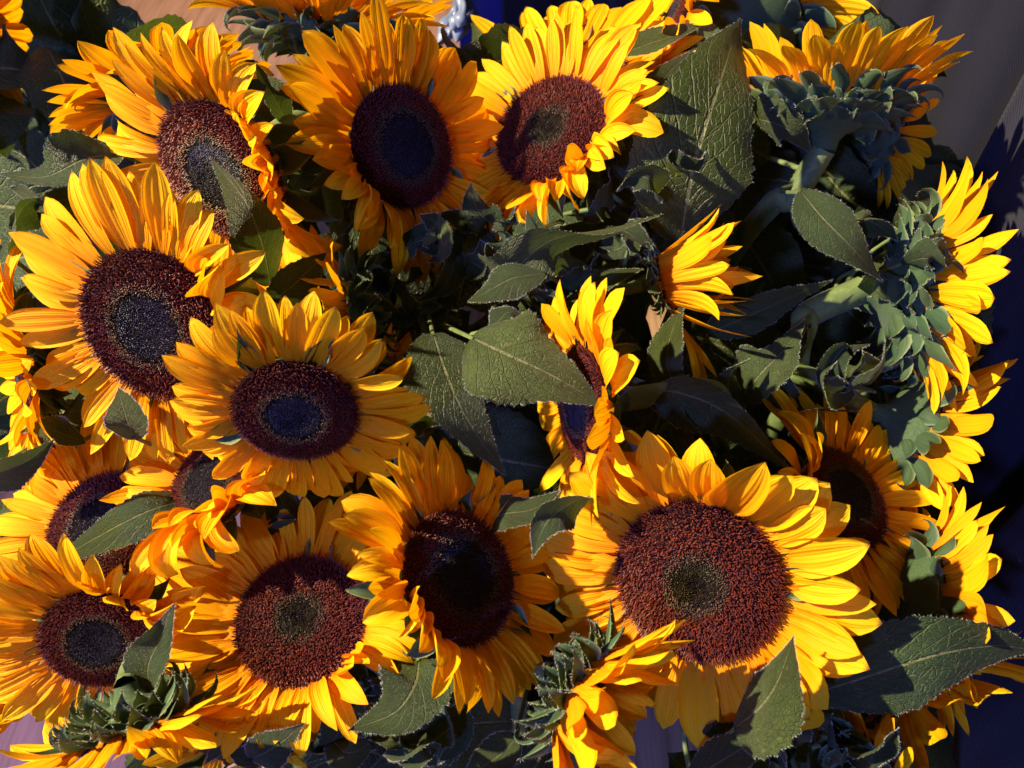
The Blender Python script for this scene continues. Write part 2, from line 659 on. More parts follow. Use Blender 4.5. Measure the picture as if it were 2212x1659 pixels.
def hair_tris(V, F, p, d, ln, wdt, rng):
    e = nrm(np.cross(d, rng.normal(0, 1, 3))) * wdt
    b = len(V)
    V.extend([p - e, p + e, p + d * ln])
    F.append((b, b + 1, b + 2))


def flower(label, x, y, depth, rpx, phi, tilt, L=1.35, W=0.40, cup=12, curl=-15, n=34, curlaz=None, curlw=70,
           curls=1.0, kind=0, bracts=16, seed=1, hairs=False, stem_to=None, bract_cup=-12, lenaz=None, disc=True, stem_len=0.10,
           droop=0, bract_len=1.0, mess=1.0):
    """x, y, rpx: where its disc stands along the view ray and how large it looks at that depth;
    phi / tilt: the way it faces; curlaz: the side (as seen) where rays stand up and curl."""
    rng = np.random.default_rng(seed * 7 + 3)
    c = P(x, y, depth)
    Rm = rpx * depth / FPX
    nz = nrm(facing(x, y, phi, tilt))
    a, b, _ = view_frame(x, y)
    # local x axis: the direction in the disc plane that looks like "right" in the picture
    ex = a - nz * a.dot(nz)
    if np.linalg.norm(ex) < 0.25:
        ex = b - nz * b.dot(nz)
    ex = nrm(ex)
    ey = np.cross(nz, ex)
    M = Matrix(((ex[0], ey[0], nz[0], c[0]), (ex[1], ey[1], nz[1], c[1]), (ex[2], ey[2], nz[2], c[2]), (0, 0, 0, 1)))
    # stem foot in the bucket
    off = (c[:2] - BUCKET_C[:2])
    foot = np.array([BUCKET_C[0] + off[0] * 0.28 + rng.uniform(-.012, .012), BUCKET_C[1] + off[1] * 0.28 + rng.uniform(-.012, .012), 0.03])
    root = bpy.data.objects.new('sunflower', None)
    root.empty_display_size = 0.03
    col.objects.link(root)
    root.location = foot
    root['label'] = label
    root['category'] = 'sunflower'
    root['group'] = 'cut sunflowers massed in the bucket'
    TB = Matrix.Translation(Vector(-foot))
    MB = TB @ M
    # azimuth helper: the picture direction (degrees, counter-clockwise from right) of a local azimuth
    def local_az(pic):
        d = a * math.cos(R(pic)) + b * math.sin(R(pic))
        return math.atan2(d.dot(ey), d.dot(ex))
    S = Matrix.Scale(Rm, 4)
    roll = Matrix.Rotation(rng.uniform(0, 6.28), 4, 'Z')
    if disc:
        dm = disc_meshes(kind)
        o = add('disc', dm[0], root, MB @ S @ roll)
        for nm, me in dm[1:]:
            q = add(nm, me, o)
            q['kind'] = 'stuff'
    add('receptacle', ME_RECEPT, root, MB @ S)
    # ray petals in two whorls
    ca = local_az(curlaz) if curlaz is not None else None
    n = int(n * 1.45)
    W = W * 0.80
    for i in range(n):
        az = 2 * math.pi * (i + rng.uniform(-0.33, 0.33)) / n
        layer = i % 2
        ln = Rm * L * rng.uniform(0.84, 1.14) * (1.0 if layer == 0 else 0.93)
        wd = ln * W * rng.uniform(0.82, 1.2)
        th0 = R(cup + (9 if layer else -3) + rng.normal(0, 5) * mess)
        k1 = R(curl + rng.normal(0, 8) * mess)
        k2 = R(rng.normal(-6, 14) * mess)
        cross = rng.uniform(-0.05, 0.32)
        tw = rng.normal(0, 0.13) * mess
        sd = rng.normal(0, 0.06) * mess
        if ca is not None:
            da = (az - ca + math.pi) % (2 * math.pi) - math.pi
            f = math.exp(-(da / R(curlw)) ** 2 * 1.2) * curls
            if rng.random() < 0.12:
                f *= 0.3
            th0 += R(70) * f * rng.uniform(0.75, 1.25)
            k1 += R(-55) * f * rng.uniform(-0.3, 1.8)
            k2 += R(-50) * f * rng.uniform(-0.5, 1.3)
            tw += rng.normal(0, 0.75) * f
            sd += rng.normal(0, 0.18) * f
            cross += rng.uniform(-0.2, 0.7) * f
            ln *= 1 - 0.18 * f
            wd *= 1 + 0.12 * f
        if droop:
            k1 += R(droop)
        r0 = Rm * (0.965 + 0.03 * layer)
        pts = petal_pts(ln, wd, th0, k1, k2, cross, tw, sd, rng, um=rng.uniform(0.42, 0.6), p=rng.uniform(1.35, 2.0), base=rng.uniform(0.30, 0.45))
        me = grid_mesh('petal', pts, M_PETAL)
        m2 = MB @ Matrix.Rotation(az, 4, 'Z') @ Matrix.Translation((r0, 0, -Rm * (0.06 + 0.07 * layer)))
        add('petal', me, root, m2)
    # bracts in three whorls on the receptacle
    HV, HF = [], []
    if bracts:
        many = bracts >= 30
        if many:
            bracts = int(bracts * 1.5)
        for i in range(bracts):
            row = i % 4 if many else i % 3
            az = 2 * math.pi * (i + rng.uniform(-0.35, 0.35)) / bracts
            r0, z0, t0 = [(0.98, -0.14, 4), (0.93, -0.24, -8), (0.80, -0.36, -16), (0.60, -0.46, -22)][row]
            ln = Rm * rng.uniform(0.5, 0.95) * (1.0, 0.88, 0.78, 0.70)[row] * bract_len
            wd = Rm * (rng.uniform(0.30, 0.46) if many else rng.uniform(0.34, 0.46))
            th0 = R(t0 + rng.normal(0, 9) + bract_cup)
            pts = bract_pts(ln, wd, th0, R(rng.normal(48, 20)), R(rng.normal(-120, 60)), rng.uniform(0.3, 1.0), rng.normal(0, 0.5), rng.normal(0, 0.2), rng)
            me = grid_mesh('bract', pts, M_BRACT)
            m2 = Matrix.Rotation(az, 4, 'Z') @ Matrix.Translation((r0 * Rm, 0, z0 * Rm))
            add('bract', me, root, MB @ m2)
            if hairs:
                mm = np.array(m2)
                cen = pts.mean(axis=1)
                for sgn in (0, -1):
                    for q in range(0, 10):
                        for _ in range(3):
                            t = rng.random()
                            p = pts[q, sgn] * (1 - t) + pts[q + 1, sgn] * t
                            d = nrm(nrm(pts[q, sgn] - cen[q] + 1e-6) + rng.normal(0, 0.45, 3))
                            p = mm[:3, :3] @ p + mm[:3, 3]
                            d = mm[:3, :3] @ d
                            hair_tris(HV, HF, p, d, rng.uniform(0.0008, 0.0018), 0.00007, rng)
    # stem
    s0 = c - nz * Rm * 0.80
    s1 = c - nz * (Rm * 0.8 + stem_len * 0.55)
    s2 = c - nz * (Rm * 0.8 + stem_len * 0.8) + np.array([0, 0, -stem_len * 0.6]) + (np.append(-off * 0.12, 0))
    if stem_to is not None:
        s2 = P(*stem_to)
        s1 = 0.45 * s0 + 0.55 * s2 + (-nz) * stem_len * 0.12
    s3 = np.array([foot[0] * 0.9 + s2[0] * 0.1, foot[1] * 0.9 + s2[1] * 0.1, 0.42])
    s2b = s2 + nrm(s2 - s1) * 0.035 + np.array([0, 0, -0.07])
    path = catmull([s0, s1, s2, s2b, s3, foot], 36)
    rad = np.linspace(Rm * 0.20, 0.0048, 36) if stem_to is None else np.linspace(Rm * 0.235, 0.0062, 36)
    rad[:12] = np.linspace(Rm * 0.215, rad[12], 12)
    add('stem', grid_mesh('stem', tube_pts(path - foot, rad, 10), M_STEM), root)
    if hairs:
        pw = np.array(M)
        Ri = pw[:3, :3].T
        for _ in range(260):
            q = rng.uniform(0, 12)
            i = int(q)
            p = path[i] * (1 - q + i) + path[i + 1] * (q - i)
            t = nrm(path[i + 1] - path[i])
            d = nrm(np.cross(t, rng.normal(0, 1, 3)))
            p = p + d * rad[i] * 0.98
            hair_tris(HV, HF, Ri @ (p - c), Ri @ nrm(d + 0.3 * rng.normal(0, 1, 3)), rng.uniform(0.0009, 0.0018), 0.00007, rng)
    if HV:
        h = add('hairs', raw_mesh('hairs', HV, HF, M_HAIR, False), root, MB)
        h['kind'] = 'stuff'
    FLOWERS.append(dict(root=root, foot=foot, path=path, rng=rng, c=c))
    return root


# ------------------------------------------------------------------ leaves
def leaf_shape(u, style):
    if style == 'heart':
        um, base, p = 0.30, 0.34, 1.15
    elif style == 'lance':
        um, base, p = 0.42, 0.12, 1.2
    else:
        um, base, p = 0.36, 0.22, 1.1
    t = np.clip((u - um) / (1 - um), 0, 1)
    s = np.where(u < um, base + (1 - base) * np.sin(0.5 * math.pi * np.clip(u / um, 0, 1)) ** 0.8, (1 - t ** (p * 1.25)) ** 1.15)
    return np.clip(s, 0.012, 1)


def leaf(pts, width, phi, tilt, style='ovate', fold=0.15, ecurl=0.0, wave=0.12, wf=2.0, twist=(0, 0), teeth=15, seed=0, fringe=True,
         nu=49, nv=11, depth_shift=0.0, owner=None):
    rng = np.random.default_rng(seed + 5000)
    sp = [P(x, y, d + depth_shift) for (x, y, d) in pts]
    md = sum(p[2] for p in pts) / len(pts)
    Wm = width * md / FPX
    path = catmull(sp, nu)
    mx = pts[len(pts) // 2]
    nh = nrm(facing(mx[0], mx[1], phi, tilt))
    u = np.linspace(0, 1, nu)
    v = np.linspace(-1, 1, nv)
    T = np.gradient(path, axis=0)
    T /= np.maximum(1e-9, np.linalg.norm(T, axis=1))[:, None]
    hw = 0.5 * Wm * leaf_shape(u, style)
    saw = (u * teeth) % 1.0
    tooth = (saw - 0.5) * 0.11 + rng.normal(0, 0.012, nu)
    tooth2 = (((u * teeth) + 0.4) % 1.0 - 0.5) * 0.11 + rng.normal(0, 0.012, nu)
    fade = np.clip(np.minimum(u * 8, (1 - u) * 5), 0, 1)
    ph1, ph2 = rng.uniform(0, 6.28, 2)
    out = np.zeros((nu, nv, 3))
    for i in range(nu):
        B = nrm(np.cross(nh, T[i]))
        N = np.cross(T[i], B)
        tw = R(twist[0] + (twist[1] - twist[0]) * u[i])
        B, N = B * math.cos(tw) + N * math.sin(tw), N * math.cos(tw) - B * math.sin(tw)
        for j in range(nv):
            vv = v[j]
            h = hw[i]
            if j == 0:
                h = h * (1 + tooth[i] * fade[i])
            elif j == nv - 1:
                h = h * (1 + tooth2[i] * fade[i])
            av = abs(vv)
            ph = ph1 if vv < 0 else ph2
            # the blade bends along an arc so that rolled margins keep their width
            roll = ecurl * av
            if abs(roll) > 1e-4:
                yy = math.sin(roll) / max(1e-4, abs(ecurl)) * (1 if ecurl > 0 else 1)
                yy = math.sin(abs(roll)) / abs(ecurl)
                zz = (1 - math.cos(roll)) / abs(ecurl) * (1 if ecurl > 0 else -1)
            else:
                yy, zz = av, 0.0
            zz += fold * av + wave * av * av * math.sin(2 * math.pi * wf * u[i] + ph)
            zz -= 0.03 * math.cos(2 * math.pi * (u[i] * 8.5 - 2.6 * av ** 0.8)) * min(1, av * 4) * (1 - av)
            out[i, j] = path[i] + B * (math.copysign(1, vv) * yy * h) + N * (zz * h)
    base = sp[0]
    # the stem this leaf grows on: the nearest one
    best = None
    if owner is not None:
        cand = [FLOWERS[owner]]
    else:
        cand = FLOWERS
    for f in cand:
        pp = f['path'][3:24]
        d = np.linalg.norm(pp - base, axis=1) + 0.5 * np.maximum(0, pp[:, 2] - base[2] + 0.01)
        k = int(d.argmin())
        if best is None or d[k] < best[0]:
            best = (d[k], f, pp[k])
    f, sp0 = best[1], best[2]
    root, foot = f['root'], f['foot']
    o = add('leaf', grid_mesh('leaf', out - base, M_LEAF), root, loc=Vector(base - foot))
    # petiole
    q0 = base + T[0] * 0.002
    mid = 0.35 * sp0 + 0.65 * base - T[0] * 0.008 + FWD * 0.03
    pp = catmull([sp0, mid, q0], 10)
    add('petiole', grid_mesh('petiole', tube_pts(pp - base, np.linspace(0.0020, 0.0011, 10), 7), M_STEM), o)
    if fringe:
        V, F = [], []
        for j, s in ((0, 1), (nv - 1, -1)):
            for i in range(nu - 1):
                for _ in range(7):
                    t = rng.random()
                    p = out[i, j] * (1 - t) + out[i + 1, j] * t
                    d = nrm(out[i, j] - out[i, j + s])
                    d = nrm(d + rng.normal(0, 0.45, 3))
                    hair_tris(V, F, p - base, d, rng.uniform(0.0006, 0.0015), 0.00006, rng)
        h = add('hair_fringe', raw_mesh('hair_fringe', V, F, M_HAIR, False), o)
        h['kind'] = 'stuff'
    return o


def struct(o):
    o['kind'] = 'structure'
    return o


def tag(o, label, cat, group=None):
    o['label'] = label
    o['category'] = cat
    if group:
        o['group'] = group
    return o


# ------------------------------------------------------------------ floor, cloths, bucket
fl = np.zeros((2, 2, 3))
fl[0, 0], fl[1, 0], fl[0, 1], fl[1, 1] = (-5, -3, 0), (5, -3, 0), (-5, 9, 0), (5, 9, 0)
struct(add('floor', grid_mesh('floor', fl, mat_wood())))


def drape(name, plan, z0, z1, mat, pleat, wavelength, seed, nz=24, n=220):
    """hanging cloth: plan = ground line, pleats grow towards the hem"""
    rng = np.random.default_rng(seed)
    p = catmull([(a, b, 0) for a, b in plan], n)
    d = np.gradient(p, axis=0)
    ln = np.linalg.norm(d, axis=1)
    T = d / ln[:, None]
    N = np.stack([-T[:, 1], T[:, 0], np.zeros(n)], -1)
    s = np.concatenate([[0], np.cumsum(ln[1:])])
    ph = np.cumsum(rng.normal(0, 0.06, n))
    pts = np.zeros((nz, n, 3))
    for i in range(nz):
        t = i / (nz - 1)
        z = z0 + (z1 - z0) * t
        am = pleat * (1.15 - 0.4 * t)
        wv = np.sin(2 * math.pi * s / wavelength + ph + 0.5 * math.sin(2.2 * t)) + 0.3 * np.sin(2 * math.pi * s / (wavelength * 0.37) + 2 * ph + 2.0 * t)
        pts[i] = p + N * (am * wv)[:, None]
        pts[i, :, 2] = z
    # 3 mm thick
    me = grid_mesh(name, pts, mat)
    uvl = me.uv_layers[0]
    fs = np.asarray(grid_faces(nz, n), int).reshape(-1)
    L = s[-1]
    uvv = np.zeros((nz, n, 2), np.float32)
    uvv[:, :, 0] = s[None, :]
    uvv[:, :, 1] = np.linspace(z0, z1, nz)[:, None]
    uvl.data.foreach_set('uv', uvv.reshape(-1, 2)[fs].reshape(-1))
    o = add(name, me)
    md = o.modifiers.new('thick', 'SOLIDIFY')
    md.thickness = 0.003
    return o


M_CLOTH = mat_cloth('dark_twill', (0.010, 0.010, 0.018), (0.018, 0.018, 0.029))
M_BLUE_LIT = mat_cloth('blue_lit_cloth', (0.03, 0.03, 0.20), (0.05, 0.05, 0.30))  # dark cloth whose blue light is put into the colour
cl = drape('draped_cloth', [(-0.02, 1.62), (0.12, 1.50), (0.20, 1.36), (0.34, 1.30), (0.42, 1.18), (0.36, 1.02), (0.385, 0.86), (0.395, 0.835), (0.44, 0.79), (0.505, 0.735), (0.575, 0.66), (0.57, 0.60),
                              (0.45, 0.545), (0.36, 0.515), (0.352, 0.49), (0.348, 0.42), (0.352, 0.37), (0.40, 0.345), (0.43, 0.31), (0.37, 0.285), (0.342, 0.262), (0.338, 0.18), (0.36, 0.08), (0.43, 0.03), (0.39, -0.06), (0.38, -0.2)],
           0.004, 1.5, M_CLOTH, 0.0035, 0.13, 3, 24, 420)
tag(cl, 'dark charcoal twill cloth hanging in deep folds beside the flowers', 'cloth')
bl = drape('blue_lit_cloth', [(-0.12, 1.75), (0.0, 1.70), (0.16, 1.72)], 0.004, 1.6, M_BLUE_LIT, 0.012, 0.11, 8, 10, 60)
tag(bl, 'dark cloth with blue light painted in, hanging behind the top flowers, next to the wooden floor', 'cloth')


def bucket():
    prof = [(0.0, 0.004), (0.125, 0.004), (0.13, 0.012), (0.16, 0.40), (0.168, 0.405), (0.168, 0.415), (0.155, 0.415), (0.124, 0.02), (0.0, 0.016)]
    k = 48
    pts = np.zeros((len(prof), k + 1, 3))
    for i, (r, z) in enumerate(prof):
        for j in range(k + 1):
            a = 2 * math.pi * j / k
            pts[i, j] = (BUCKET_C[0] + r * math.cos(a), BUCKET_C[1] + r * math.sin(a), z)
    o = add('bucket', grid_mesh('bucket', pts - BUCKET_C, mat_plain('black_plastic', (0.012, 0.012, 0.014), 0.4, 0.4)), loc=Vector(BUCKET_C))
    tag(o, 'black plastic flower bucket under the sunflowers', 'bucket')


bucket()


def tassel():
    root = bpy.data.objects.new('tassel_trim', None)
    col.objects.link(root)
    base = P(985, -20, 1.05)
    root.location = base
    tag(root, 'blue-grey tassel of drooping beads hanging before the blue-lit cloth', 'tassel')
    mt = mat_plain('tassel_thread', (0.16, 0.20, 0.30), 0.35, 0.5)
    rng = np.random.default_rng(4)
    ends = [(948, 74), (962, 92), (985, 92), (1000, 80), (1010, 62), (1022, 50), (975, 66), (1004, 40), (945, 100), (990, 60)]
    for i, (ex, ey) in enumerate(ends):
        d = 1.05 + rng.uniform(-0.03, 0.03)
        e = P(ex, ey, d)
        m = P((ex + 1015) / 2 + rng.uniform(-4, 4), ey * 0.35 - 8, d)
        path = catmull([base, m, e], 14)
        rad = np.concatenate([np.linspace(0.003, 0.0035, 9), [0.005, 0.0085, 0.0095, 0.006, 0.001]])
        add('strand', grid_mesh('strand', tube_pts(path - base, rad, 8), mt), root)
    # knot and cord that carry it, out of the top of the picture
    path = catmull([P(1000, 20, 1.05), P(985, -40, 1.05), P(985, -160, 1.06)], 8)
    add('cord', grid_mesh('cord', tube_pts(path - base, 0.006, 8), mt), root)


tassel()

# ------------------------------------------------------------------ the sunflowers
F = flower
F('sunflower whose face is half covered by a rounded grey-green leaf with pointed tip', 478, 372, 0.44, 152, 214, 46,
  L=1.25, W=0.34, cup=12, curl=-12, n=36, curlaz=25, curlw=65, kind=0, mess=1.4, seed=1)
F('shadowed sunflower turned from the light, with a large plain near-black disc', 870, 318, 0.47, 127, 14, 36,
  L=1.34, W=0.36, cup=8, curl=-18, n=38, curlaz=215, curlw=45, curls=0.8, kind=2, seed=2)
F('bright sunflower with a red-brown disc next to the big upright leaf', 1188, 282, 0.50, 124, 128, 38,
  L=1.25, W=0.33, cup=14, curl=-10, n=40, curlaz=-48, curlw=60, kind=1, mess=1.3, seed=3)
F('big sunflower with wide blue-black disc centre and smooth round-tipped rays beside curled ones', 328, 702, 0.385, 163, 208, 38,
  L=1.15, W=0.34, cup=10, curl=-14, n=36, curlaz=15, curlw=50, kind=3, seed=4)
F('lemon-yellow sunflower with small bristly blue-black centre and fully open round outline', 638, 890, 0.36, 131, 258, 40,
  L=1.18, W=0.44, cup=8, curl=-30, n=36, curlaz=None, kind=3, seed=5)
F('shaded sunflower with an almost black disc and rays curled over one side', 993, 1246, 0.372, 143, 18, 38,
  L=1.22, W=0.36, cup=10, curl=-18, n=36, curlaz=215, curlw=58, kind=2, seed=6)
F('sunflower with dull olive disc centre beside the one with almost black disc', 648, 1338, 0.395, 137, 128, 20,
  L=1.22, W=0.34, cup=12, curl=-14, n=38, curlaz=-55, curlw=60, curls=0.7, kind=1, seed=7)
F('largest sunflower, with a huge red-brown disc and broad golden rays', 1506, 1256, 0.385, 176, 245, 24,
  L=1.16, W=0.48, cup=16, curl=-20, n=34, curlaz=75, curlw=50, curls=0.45, kind=1, seed=8)
F('sunflower with blue-black disc behind a row of spiky bracts, a pointed leaf touching it', 212, 1380, 0.40, 117, 240, 38,
  L=1.50, W=0.34, cup=8, curl=-15, n=36, curlaz=55, curlw=55, kind=0, seed=9)
F('sunflower tucked under the lemon-yellow one, most of its disc hidden', 455, 1045, 0.41, 104, 150, 48,
  L=1.55, W=0.36, cup=12, curl=-10, n=32, curlaz=-60, curlw=90, curls=1.1, kind=2, mess=2.2, seed=10)
F('sunflower whose disc lies under a long dark serrated leaf', 222, 1140, 0.458, 122, 150, 36,
  L=1.40, W=0.32, cup=8, curl=-10, n=34, kind=0, seed=11)
F('sunflower seen from the side with a broad grey leaf across its disc', 1258, 872, 0.415, 124, 186, 67,
  L=1.30, W=0.40, cup=16, curl=-20, n=32, curlaz=0, curlw=60, curls=0.30, kind=0, mess=1.3, seed=12, bracts=22)
F('dim orange sunflower half behind the largest one, its disc in deep shadow', 1826, 1074, 0.445, 112, 28, 54,
  L=1.55, W=0.30, cup=10, curl=-14, n=34, curlaz=190, curlw=50, kind=2, seed=13)
F('small half-open sunflower on its side, rays gathered in a cone among dark leaves', 1432, 606, 0.470, 56, 14, 86,
  L=3.3, W=0.26, cup=84, curl=-14, n=26, curlaz=262, curlw=38, curls=-0.9, kind=2, mess=2.2, seed=14, bracts=24, hairs=True)
F('sunflower seen from behind, upright rays above teal scalloped bracts and thick stem', 1790, 215, 0.52, 128, 84, 103,
  L=1.22, W=0.36, cup=50, curl=-10, n=34, kind=2, mess=1.0, seed=15, bracts=45, hairs=True, stem_to=(1665, 445, 0.555), bract_cup=16, bract_len=1.0)
F('sunflower seen from behind on a pale thick stem, rays against the dark cloth', 1985, 630, 0.50, 140, -6, 104,
  L=1.18, W=0.38, cup=38, curl=-12, n=34, kind=2, mess=1.4, seed=16, bracts=45, hairs=True, stem_to=(1730, 728, 0.505), bract_cup=14, bract_len=1.0)
F('shaded sunflower seen from behind, below the pale-stemmed one', 1965, 935, 0.50, 118, -28, 112,
  L=1.15, W=0.36, cup=34, curl=-10, n=30, kind=2, mess=1.6, seed=17, bracts=27, bract_cup=8)
F('sunflower seen from behind above the large veined leaf, black bracts', 2010, 1310, 0.43, 128, -2, 106,
  L=1.15, W=0.40, cup=30, curl=-8, n=28, kind=2, mess=1.5, seed=18, bracts=24, bract_cup=6)
F('sunflower on its side with olive hairy bracts stacked like scales', 1262, 1505, 0.355, 104, -34, 80,
  L=1.75, W=0.38, cup=50, curl=-10, n=28, kind=2, mess=2.2, seed=19, bracts=42, hairs=True, bract_cup=-12, stem_to=(1120, 1500, .48), bract_len=1.2)
F('drooping sunflower with upright spiky green bracts over long smooth orange rays', 295, 1572, 0.365, 112, -76, 98,
  L=1.75, W=0.34, cup=6, curl=-14, n=30, curlaz=20, curlw=45, curls=0.6, kind=0, mess=2, seed=20, bracts=36, hairs=True, bract_cup=-25, stem_to=(330, 1450, 0.50), bract_len=1.15)
F('sunflower seen from behind over the pink wooden floor, rays fanned in a half circle', 355, 196, 0.53, 106, 112, 118,
  L=1.25, W=0.44, cup=6, curl=-10, n=34, kind=2, seed=21, bracts=24, bract_cup=6)
F('sunflower with dark ruffled bracts standing upright in front of the wooden floor', 705, 48, 0.58, 132, 90, 98,
  L=1.25, W=0.34, cup=26, curl=-8, n=34, kind=2, seed=22, bracts=30, hairs=True, bract_cup=0)
F('sunflower hidden behind the red-brown disc one, only its outer rays in view', 1215, 160, 0.585, 128, 98, 62,
  L=1.45, W=0.34, cup=12, curl=-8, n=36, kind=2, seed=23)
F('crumpled deep orange sunflower beside the big upright leaf stub', 1455, 45, 0.60, 85, 150, 80,
  L=1.35, W=0.44, cup=20, curl=-20, n=24, kind=2, mess=3, seed=24)
F('dark sunflower seen from behind with a hooked hairy stalk, deep in shadow', 1610, 10, 0.64, 125, 60, 140,
  L=1.2, W=0.34, cup=10, curl=-6, n=30, kind=2, seed=25, bracts=27)
F('sunflower at the dark blue leaves, only a few orange rays in view', -78, 70, 0.58, 95, 0, 50,
  L=1.35, W=0.40, cup=8, curl=-10, n=26, kind=2, seed=26)
F('sunflower seen from behind with dark bracts beside the one with wide blue-black disc centre', 52, 790, 0.445, 118, 190, 88,
  L=1.35, W=0.36, cup=22, curl=-8, n=30, kind=2, mess=1.6, seed=27, bracts=30, bract_cup=0)
F('half-hidden sunflower seen from behind amid long twisting bracts', 772, 665, 0.455, 92, 196, 104,
  L=1.30, W=0.36, cup=24, curl=-6, n=26, kind=2, mess=2, seed=28, bracts=33, hairs=True, bract_cup=-20, stem_to=(930, 705, .52), bract_len=1.3)
F('small dim sunflower behind the thick-stemmed one, against the dark cloth', 1925, 285, 0.58, 80, -15, 108,
  L=1.2, W=0.38, cup=28, curl=-10, n=22, kind=2, seed=29, bracts=21)
F('sunflower under the large veined leaf with rays hanging in front of black', 1975, 1490, 0.43, 108, -48, 98,
  L=1.55, W=0.36, cup=20, curl=-8, n=24, kind=2, mess=1.8, seed=30, bracts=24)
F('sunflower bud end with long curling hairy bracts at the foot of a broad stem', 1930, 1690, 0.385, 105, 40, 100,
  L=1.1, W=0.34, cup=20, curl=-8, n=24, kind=2, mess=2, seed=31, bracts=36, hairs=True, bract_cup=-30, bract_len=1.4)
F('sunflower with limp rays hanging over the purple wooden floor', 70, 1495, 0.47, 95, 262, 98,
  L=1.5, W=0.36, cup=18, curl=-10, n=26, kind=2, seed=32, bracts=18)
F('crumpled orange sunflower squeezed under the olive-centred one', 500, 1610, 0.43, 82, 250, 70,
  L=1.3, W=0.44, cup=14, curl=-22, n=26, curlaz=90, curlw=80, curls=0.8, kind=2, mess=3, seed=33)
F('sunflower hidden behind the lemon-yellow one, its orange ray tips showing', 800, 880, 0.465, 84, -20, 60,
  L=1.3, W=0.38, cup=12, curl=-10, n=26, kind=2, seed=34, bracts=24)

# ------------------------------------------------------------------ leaves that can be told apart
K = leaf
K([(1470, 520, .50), (1500, 350, .475), (1560, 160, .485), (1600, 40, .53)], 275, 10, 22, 'ovate', 0.06, -0.25, .06, 2.0, seed=1, teeth=20)
K([(1018, 730, .405), (1095, 766, .392), (1190, 810, .388), (1310, 880, .390)], 240, 95, 22, 'heart', 0.10, -0.5, .14, 1.9, seed=2, teeth=18)
K([(935, 720, .41), (960, 800, .402), (1005, 900, .40), (1092, 1028, .41)], 185, 20, 22, 'ovate', 0.10, -0.2, .08, 1.5, seed=3, teeth=18)
K([(1395, 845, .43), (1470, 850, .415), (1580, 900, .41), (1722, 1028, .42)], 150, 75, 30, 'lance', 0.05, -0.75, .08, 1.5, seed=4, teeth=15)
K([(1005, 560, .46), (1090, 590, .445), (1190, 520, .435), (1330, 490, .44), (1432, 462, .45)], 120, 250, 40, 'lance', 0.30, 0.0, .22, 2.0, twist=(-35, 70), seed=5, teeth=20)
K([(1180, 590, .44), (1110, 600, .432), (1060, 625, .43), (1010, 652, .44)], 95, 100, 35, 'lance', 0.1, -0.5, .1, 1.5, seed=6)
K([(585, 615, .425), (565, 520, .405), (525, 430, .40), (452, 338, .41)], 132, 20, 24, 'ovate', 0.06, -0.55, .05, 1.3, seed=7, teeth=6)
K([(255, 330, .46), (180, 345, .445), (95, 382, .44), (-4, 376, .45)], 125, 95, 38, 'ovate', 0.35, 0.0, .20, 1.6, seed=8, teeth=16)
K([(435, 1075, .43), (330, 1100, .40), (210, 1160, .392), (78, 1240, .40)], 122, 110, 30, 'ovate', 0.10, -0.45, .08, 1.4, seed=9, teeth=17)
K([(-60, 1040, .40), (0, 1020, .385), (60, 995, .38), (118, 948, .385)], 95, 280, 28, 'ovate', 0.25, 0.2, .12, 1.2, seed=10, owner=26)
K([(185, 955, .42), (130, 935, .41), (85, 920, .41), (38, 936, .42)], 62, 90, 30, 'lance', 0.2, 0.0, .12, 1.4, seed=11)
K([(290, 950, .40), (275, 910, .392), (262, 870, .39), (256, 838, .395)], 90, 200, 25, 'ovate', 0.1, 0.0, .06, 1.2, seed=12, teeth=5)
K([(325, 1500, .38), (320, 1440, .372), (345, 1380, .37), (378, 1302, .375)], 105, 200, 30, 'ovate', 0.28, 0.3, .18, 1.8, twist=(-25, 20), seed=13, teeth=12)
K([(905, 1425, .38), (895, 1480, .362), (850, 1540, .355), (752, 1578, .36)], 165, 250, 22, 'heart', 0.16, -0.2, .10, 1.4, twist=(0, 20), seed=14, teeth=12)
K([(540, 1640, .37), (575, 1625, .36), (612, 1600, .357), (657, 1562, .36)], 92, 250, 25, 'ovate', 0.15, -0.3, .12, 1.4, seed=15, teeth=8)
K([(1005, 1540, .40), (950, 1590, .39), (880, 1625, .385), (790, 1672, .39)], 120, 270, 34, 'ovate', 0.16, 0.0, .12, 2.0, seed=16, teeth=18)
K([(1585, 1575, .36), (1640, 1530, .345), (1680, 1470, .342), (1714, 1374, .35)], 190, 130, 30, 'heart', 0.0, -0.55, .12, 1.6, seed=17, teeth=13)
K([(1755, 1500, .39), (1880, 1460, .372), (2020, 1415, .365), (2150, 1395, .37), (2250, 1408, .375)], 188, 270, 20, 'ovate', 0.05, -0.25, .06, 1.5, seed=18, teeth=22)
K([(1480, 1690, .37), (1550, 1650, .36), (1620, 1610, .357), (1700, 1588, .365)], 120, 110, 38, 'ovate', 0.2, -0.2, .10, 1.6, seed=19, teeth=12)
K([(1728, 412, .47), (1775, 470, .455), (1835, 530, .45), (1908, 610, .46)], 120, 30, 30, 'lance', 0.12, -0.2, .10, 1.6, twist=(20, -15), seed=20, teeth=16)
K([(1630, 255, .53), (1670, 265, .512), (1710, 285, .505), (1752, 330, .52)], 120, 250, 30, 'heart', 0.1, -0.5, .06, 1.3, seed=21, teeth=7)
K([(1750, 700, .49), (1735, 770, .475), (1690, 830, .465), (1730, 880, .46), (1865, 892, .47)], 78, 140, 55, 'lance', 0.25, 0.3, .2, 2.0, twist=(50, -40), seed=22, teeth=15)
K([(1905, 790, .48), (1850, 790, .47), (1840, 820, .47), (1895, 848, .475)], 62, 180, 55, 'lance', 0.3, 0.3, .2, 2.0, twist=(-50, 50), seed=23, teeth=9)
